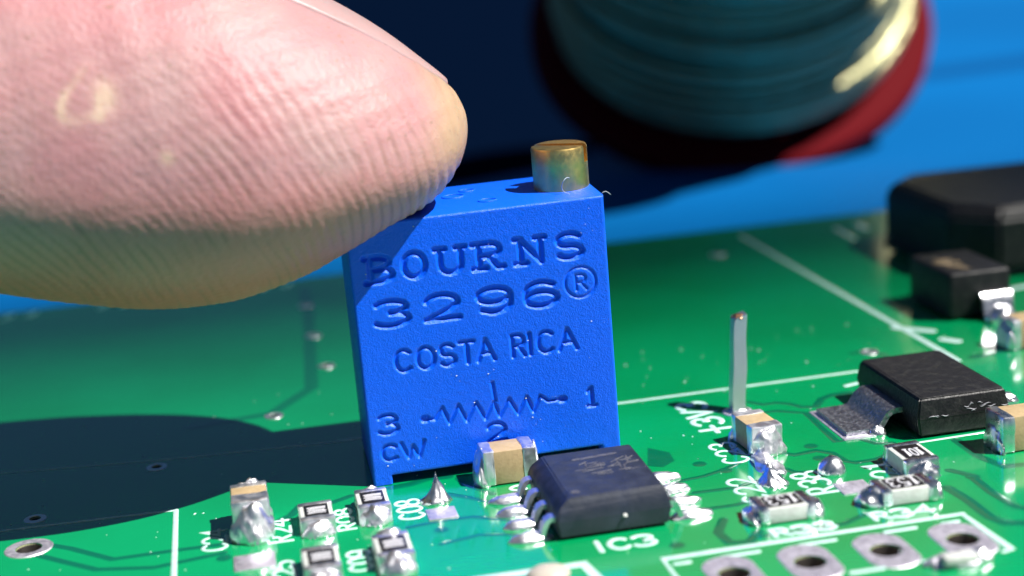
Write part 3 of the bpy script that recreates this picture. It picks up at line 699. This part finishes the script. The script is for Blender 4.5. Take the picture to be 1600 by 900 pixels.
# ------------------------------------------------------------------ lone solder bumps
tag(blob("solder_spike", -2.62, -2.3, .6, .5, .98, M_TINS, None, 21, .22, 1.25, (.05, .05)), "small solder spike with a bright tip in front of the blue trimmer", "solder spike")
tag(blob("solder_spike", 9.15, -5.25, .62, .55, .9, M_TINS, None, 22, .25, 1.35, (-.12, .25)), "solder spike with flared base between the bright capacitor and the crosswise resistor", "solder spike")
tag(blob("solder_ball", 11.45, -5.0, .52, .5, .62, M_TINS, None, 23, .08, 1.0), "round shiny solder ball beside the R38 print", "solder ball")
blob("solder_flow", 9.55, -3.55, .5, 1.2, .3, M_TIN, None, 24, .3)
tag(bpy.data.objects["solder_flow"], "solder run in front of the bright terminal of the capacitor by the pin", "solder")
tag(blob("solder_ball", *G(857, 899), .72, .6, .34, M_PALE, None, 26, .05), "blurred pale rounded lead end at the bottom edge below the black chip", "solder ball")
t = thing("header_lead", "blurred grey lump of solder and pale stub on the nearest header pad, bottom right", "solder", (11.95, -13.75, .02))
blob("solder_joint", 0, 0, .95, .5, .3, M_PAD, t, 27, .3); blob("bright_bead", .85, -.1, .36, .3, .42, M_TIN, t, 28, .2); box("stub", -.55, .55, -.55, -.1, .1, .42, M_CER, t, bev=.1)

# ------------------------------------------------------------------ eight-legged chip
def sweep_lead(name, path, w_, th, m, parent, axis='x'):
    """flat strip bent along path [(u, z)], width w_ across"""
    V, F = [], []; P = [Vector(p) for p in path]; rings = []
    for i, p in enumerate(P):
        d = (P[min(i + 1, len(P) - 1)] - P[max(i - 1, 0)]).normalized(); n = Vector((-d.y, d.x)) * th / 2
        a, b = p + n, p - n
        rings.append([(a.x, -w_ / 2, a.y), (a.x, w_ / 2, a.y), (b.x, w_ / 2, b.y), (b.x, -w_ / 2, b.y)])
    V, F = loft(rings); o = raw(name, V, F, m, parent, True); o.data.set_sharp_from_angle(angle=math.radians(40)); return o
def soic(loc, rz):
    t = thing("integrated_circuit", "black eight-legged chip standing in front of the blue trimmer's right half", "chip", (*loc, .0), rz)
    a, b, h = 1.98, 2.48, 1.42
    def rect(x, y, z, xl=None): xl = x if xl is None else xl; return [(-xl, -y, z), (x, -y, z), (x, y, z), (-xl, y, z)]
    rings = [rect(a - .1, b - .1, .1), rect(a, b, .66), rect(a, b, .76), None, rect(a - .16, b - .26, h, a - .52)]
    rings[3] = [(-a + .12, -b + .09, h - .36), (a - .1, -b + .09, h - .16), (a - .1, b - .09, h - .16), (-a + .12, b - .09, h - .36)]
    V, F = loft(rings); me = bpy.data.meshes.new("body"); me.from_pydata(V, [], F); bm = bmesh.new(); bm.from_mesh(me)
    bmesh.ops.bevel(bm, geom=bm.edges[:], offset=.045, segments=2, affect='EDGES'); body = from_bm("body", bm, M_EPOXY, t, angle=30)
    for sgn in (-1, 1):
        for k in range(4):
            y = -1.905 + 1.27 * k
            path = [(a - .1, .7), (a + .12, .7), (a + .24, .64), (a + .34, .45), (a + .42, .2), (a + .55, .1), (a + 1.2, .08)]
            o = sweep_lead("lead", path, .42, .17, M_TIN if sgn < 0 else M_TINS, t); o.location = (0, y, 0); 
            if sgn < 0: o.rotation_euler = (0, 0, math.pi)
            j = blob("solder_fillet", a + .85, 0, .74, .33, .3, M_TIN, o, 30 + k + sgn * 9, .14)
    dot = [(-a + .85 + .16 * math.cos(q), -b + .75 + .16 * math.sin(q), h + .004) for q in [k * math.pi / 8 for k in range(16)]]
    raw("pin_mark", dot, [tuple(range(16))], M_FAINT, body, False)
    V, F = [], []; ribbon(V, F, [(-.45, 1.35), (1.05, 1.5)], .2, .004, h + .002); raw("printed_bar", V, F, M_FAINT, body)
    for x0, x1, y0, y1 in ((-.5, .35, -.35, .95), (.62, 1.5, -.3, 1.0)):   # two rubbed-out blocks of print
        V, F = [], []; q = random.Random(int(x0 * 10))
        for k in range(16):
            cx, cy = q.uniform(x0, x1), q.uniform(y0, y1); dx, dy = q.choice(((.2, .02), (.02, .22), (.14, .1)))
            ribbon(V, F, [(cx - dx, cy - dy), (cx + dx, cy + dy)], .07, .003 + .0006 * k, h + .002)
        raw("worn_print", V, F, M_FAINT, body)
    o = blob("grit", 0, 0, .09, .09, .1, M_CER, body, 51); o.location = (.35, -b + .0, .62)
    return t
soic((2.68, -5.25), 0)

# ------------------------------------------------------------------ black regulator with wide tab
def regulator():
    t = thing("voltage_regulator", "black regulator block with a wide scuffed metal tab on its left", "regulator", (17.5, -.2, 0))
    a, b, h = 1.85, 2.95, 1.62
    def rect(x, y, z): return [(-x, -y, z), (x, -y, z), (x, y, z), (-x, y, z)]
    V, F = loft([rect(a - .14, b - .14, .08), rect(a, b, .78), rect(a, b, .86), rect(a - .12, b - .12, h - .06), rect(a - .22, b - .22, h)])
    me = bpy.data.meshes.new("body"); me.from_pydata(V, [], F); bm = bmesh.new(); bm.from_mesh(me)
    bmesh.ops.bevel(bm, geom=bm.edges[:], offset=.07, segments=3, affect='EDGES'); body = from_bm("body", bm, M_EPOXY2, t, angle=30)
    path = [(a - .1, .82), (a + .2, .82), (a + .42, .78), (a + .6, .66), (a + .75, .42), (a + .92, .2), (a + 1.15, .12), (a + 2.3, .1)]
    V, F = [], []; rings = []
    P = [Vector(p) for p in path]
    for i, p in enumerate(P):
        d = (P[min(i + 1, len(P) - 1)] - P[max(i - 1, 0)]).normalized(); n = Vector((-d.y, d.x)) * .11; q1, q2 = p + n, p - n
        sk = -.35 * max(0, (i - 5)) / 2
        rings.append([(-q1.x, -1.55 + 3.1 * k / 10, q1.y + .015 * noise.noise(Vector((i * .9, k * .8, 3)))) for k in range(11)] + [(-q2.x, 1.55 - 3.1 * k / 10, q2.y) for k in range(11)])
    V, F = loft(rings); o = raw("tab", V, F, M_TAB, t); o.data.set_sharp_from_angle(angle=math.radians(40))
    blob("solder_bead", -a - 1.05, -1.62, .35, .28, .3, M_TINS, o, 61, .3)
    box("tab_pad", -a - 2.5, -a - .9, -1.85, 1.85, -.02, .035, M_PAD, t, bev=.01)
    for y in (-2.3, 0, 2.3):
        pth = [(a - .1, .8), (a + .3, .8), (a + .55, .6), (a + .7, .25), (a + .95, .1), (a + 1.5, .09)]
        l = sweep_lead("lead", pth, .72, .24, M_TINS, t); l.location = (0, y, 0); blob("solder_fillet", a + 1.25, 0, .65, .5, .4, M_TINS, l, 62 + y, .25)
    q = random.Random(8)
    for k in range(15):                                             # scuffs and flux left on the front face
        x = q.uniform(-.1, 1.5) if k < 11 else q.uniform(-1.5, -.9); z = q.uniform(.9, 1.2) if k < 11 else .86; ln = q.uniform(.1, .45)
        yb = -b + (z - .86) * .12 / .7 - .005
        tube("scuff", [(x + ln * j / 4, yb, z + .03 * math.sin(j * 1.3 + k)) for j in range(5)], [.004, .02, .026, .018, .004], M_SCUFF, body, 6)
regulator()

# ------------------------------------------------------------------ thin upright pin
def pin():
    t = thing("wire_pin", "thin upright square metal pin beside the printed voltage mark", "pin", (*PINXY, 0))
    bx, by, hgt = .4, .5, 3.85; rings = []
    n = 18
    for k in range(n):
        f = k / (n - 1); z = -1.0 + (hgt + 1.0) * f; ff = max(0, z / hgt); s = .27 - .01 * math.sin(f * 9)
        wob = .018 * math.sin(f * 13); cx, cy = bx * ff + wob, by * ff
        top = .12 if k == n - 1 else 0
        rings.append([(cx - s, cy - s, z - top), (cx - s * .5, cy - s * 1.03, z), (cx + s, cy - s, z + top), (cx + s, cy + s, z + top * 1.2), (cx - s, cy + s, z)])
    V, F = loft(rings); o = raw("shaft", V, F, M_PIN, t); o.data.set_sharp_from_angle(angle=math.radians(25))
    tip = blob("cut_end", bx, by, .3, .3, .16, M_COPPER, t, 71, .2, z0=hgt - .04)
    blob("solder_collar", 0.02, -.02, .5, .46, .2, M_TINS, t, 72, .18)
pin()

# ------------------------------------------------------------------ blurred parts behind
def diode():
    t = thing("diode", "small black block part with a bright bent lead, in front of the big black inductor", "diode", (25.5, 13.65, 0))
    bm = box_bm(-1.55, 1.55, -2.25, 2.25, .1, 2.3, .18, 3); from_bm("body", bm, M_EPOXY2, t, angle=30)
    p = [(0, 1.15), (.35, 1.15), (.5, 1.0), (.55, .5), (.7, .2), (1.5, .12)]
    l = sweep_lead("lead", p, 1.5, .25, M_TINS, t); l.location = (.6, -2.2, 0); l.rotation_euler = (0, 0, -HP)
    blob("solder_fillet", .9, 0, .75, .8, .75, M_TINS, l, 81, .2)
    l2 = sweep_lead("lead", p, 1.5, .25, M_TINS, t); l2.location = (0, 2.2, 0); l2.rotation_euler = (0, 0, HP)
    for k in range(7): x, y, a = rnd.uniform(-1.4, -.4), rnd.uniform(-1.2, 1.2), rnd.uniform(-.6, .3); tube("scratch_mark", [(x, y, 2.3), (x + .9 * math.cos(a), y + .9 * math.sin(a), 2.3)], .03, M_TAN, t, 6)
diode()
def inductor():
    t = thing("power_inductor", "large black eight-sided block standing at the far right of the board", "inductor", (33.7, 23.5, 0))
    def octa(s, c, z): return [(-s, -s + c, z), (-s + c, -s, z), (s - c, -s, z), (s, -s + c, z), (s, s - c, z), (s - c, s, z), (-s + c, s, z), (-s, s - c, z)]
    s = 5.9
    V, F = loft([octa(s - .3, 1.9, .35), octa(s, 1.9, .55), octa(s, 1.9, 3.1), octa(s - .45, 1.8, 3.75)]); me = bpy.data.meshes.new("body"); me.from_pydata(V, [], F); bm = bmesh.new(); bm.from_mesh(me)
    bmesh.ops.bevel(bm, geom=bm.edges[:], offset=.16, segments=2, affect='EDGES'); from_bm("body", bm, M_EPOXY2, t, angle=30)
    box("base", -s + .5, s - .5, -s + .5, s - .5, .05, .4, M_EPOXY, t, bev=.05)
inductor()

# ------------------------------------------------------------------ spool of solder wire
def spool():
    t = thing("solder_spool", "blurred spool of shiny solder wire with dark red rims behind the board", "solder spool")
    cx, cy = G(1148, 266, ZM); toward = Vector((CAM[0] - cx, CAM[1] - cy, 0)).normalized(); up_ = Vector((0, 0, 1)); el = math.radians(50)
    side = up_.cross(toward).normalized(); ax = (toward * math.cos(el) + up_ * math.sin(el) + side * .06).normalized(); e1 = (side - ax * side.dot(ax)).normalized(); e2 = ax.cross(e1).normalized()   # e2 points up and away
    if e2.dot(toward) > 0: e2 = -e2
    RF = 18.6; low = -e2
    cpt = Vector((cx, cy, ZM + .1)) + e2 * RF
    t.location = cpt
    def at(r_, a, h): return e1 * (r_ * math.cos(a)) + e2 * (r_ * math.sin(a)) + ax * h
    def disc(name, h0, h1, R_, m):
        n = 72; V, F = loft([[at(rr, 2 * math.pi * k / n, hh) for k in range(n)] for rr, hh in ((R_ - .4, h0), (R_, h0 + .4), (R_, h1 - .4), (R_ - .4, h1))])
        o = raw(name, V, F, m, t); o.data.set_sharp_from_angle(angle=math.radians(40)); return o
    disc("rim", -2.2, 0, RF, M_RED); disc("rim", 33.5, 35.7, RF, M_RED)
    disc("core", -.2, 33.6, 14.0, M_RED)
    pts = []; r0 = random.Random(4); n = 40; turns = 24; drift = 0
    for i in range(turns * n):
        a = 2 * math.pi * i / n; k = i / n
        if i % n == 0: dr2 = r0.uniform(-.12, .12)
        drift = .75 * noise.noise(Vector((k * .55, 2.2, 0))) + .45 * noise.noise(Vector((k * 1.9, 7.2, 0)))
        pts.append(at(15.7 + drift * .9 + .25 * math.sin(a * 1.0 + k), a, .7 + k * 1.36 + dr2 * math.sin(a)))
    tube("solder_wire", pts, .58, M_WIRE, t, 10)
    pts = []
    for i in range(7 * n):
        a = 2 * math.pi * i / n; k = i / n; pts.append(at(17.0 + .12 * math.sin(a + k * 2), a, 17.5 + k * 1.35 + .5 * math.sin(a * .5)))
    tube("solder_wire", pts, .6, M_WIRE, t, 8)
spool()

# ------------------------------------------------------------------ dust on the board
V, F = [], []
for k in range(260):
    x, y = rnd.uniform(-20, 26), rnd.uniform(-13, 14); s = rnd.choice((.02, .03, .03, .045)); b0 = len(V)
    a = rnd.uniform(0, 6.28); el = rnd.uniform(.6, 2.2)
    V += [(x + s * el * math.cos(a), y + s * el * math.sin(a), .003), (x - s * math.sin(a), y + s * math.cos(a), .003), (x - s * el * math.cos(a), y - s * el * math.sin(a), .003), (x + s * math.sin(a), y - s * math.cos(a), .003), (x, y, s * .9)]
    F += [(b0 + j, b0 + (j + 1) % 4, b0 + 4) for j in range(4)]
d = raw("dust", V, F, M_LINT, None, False); d["kind"] = "stuff"
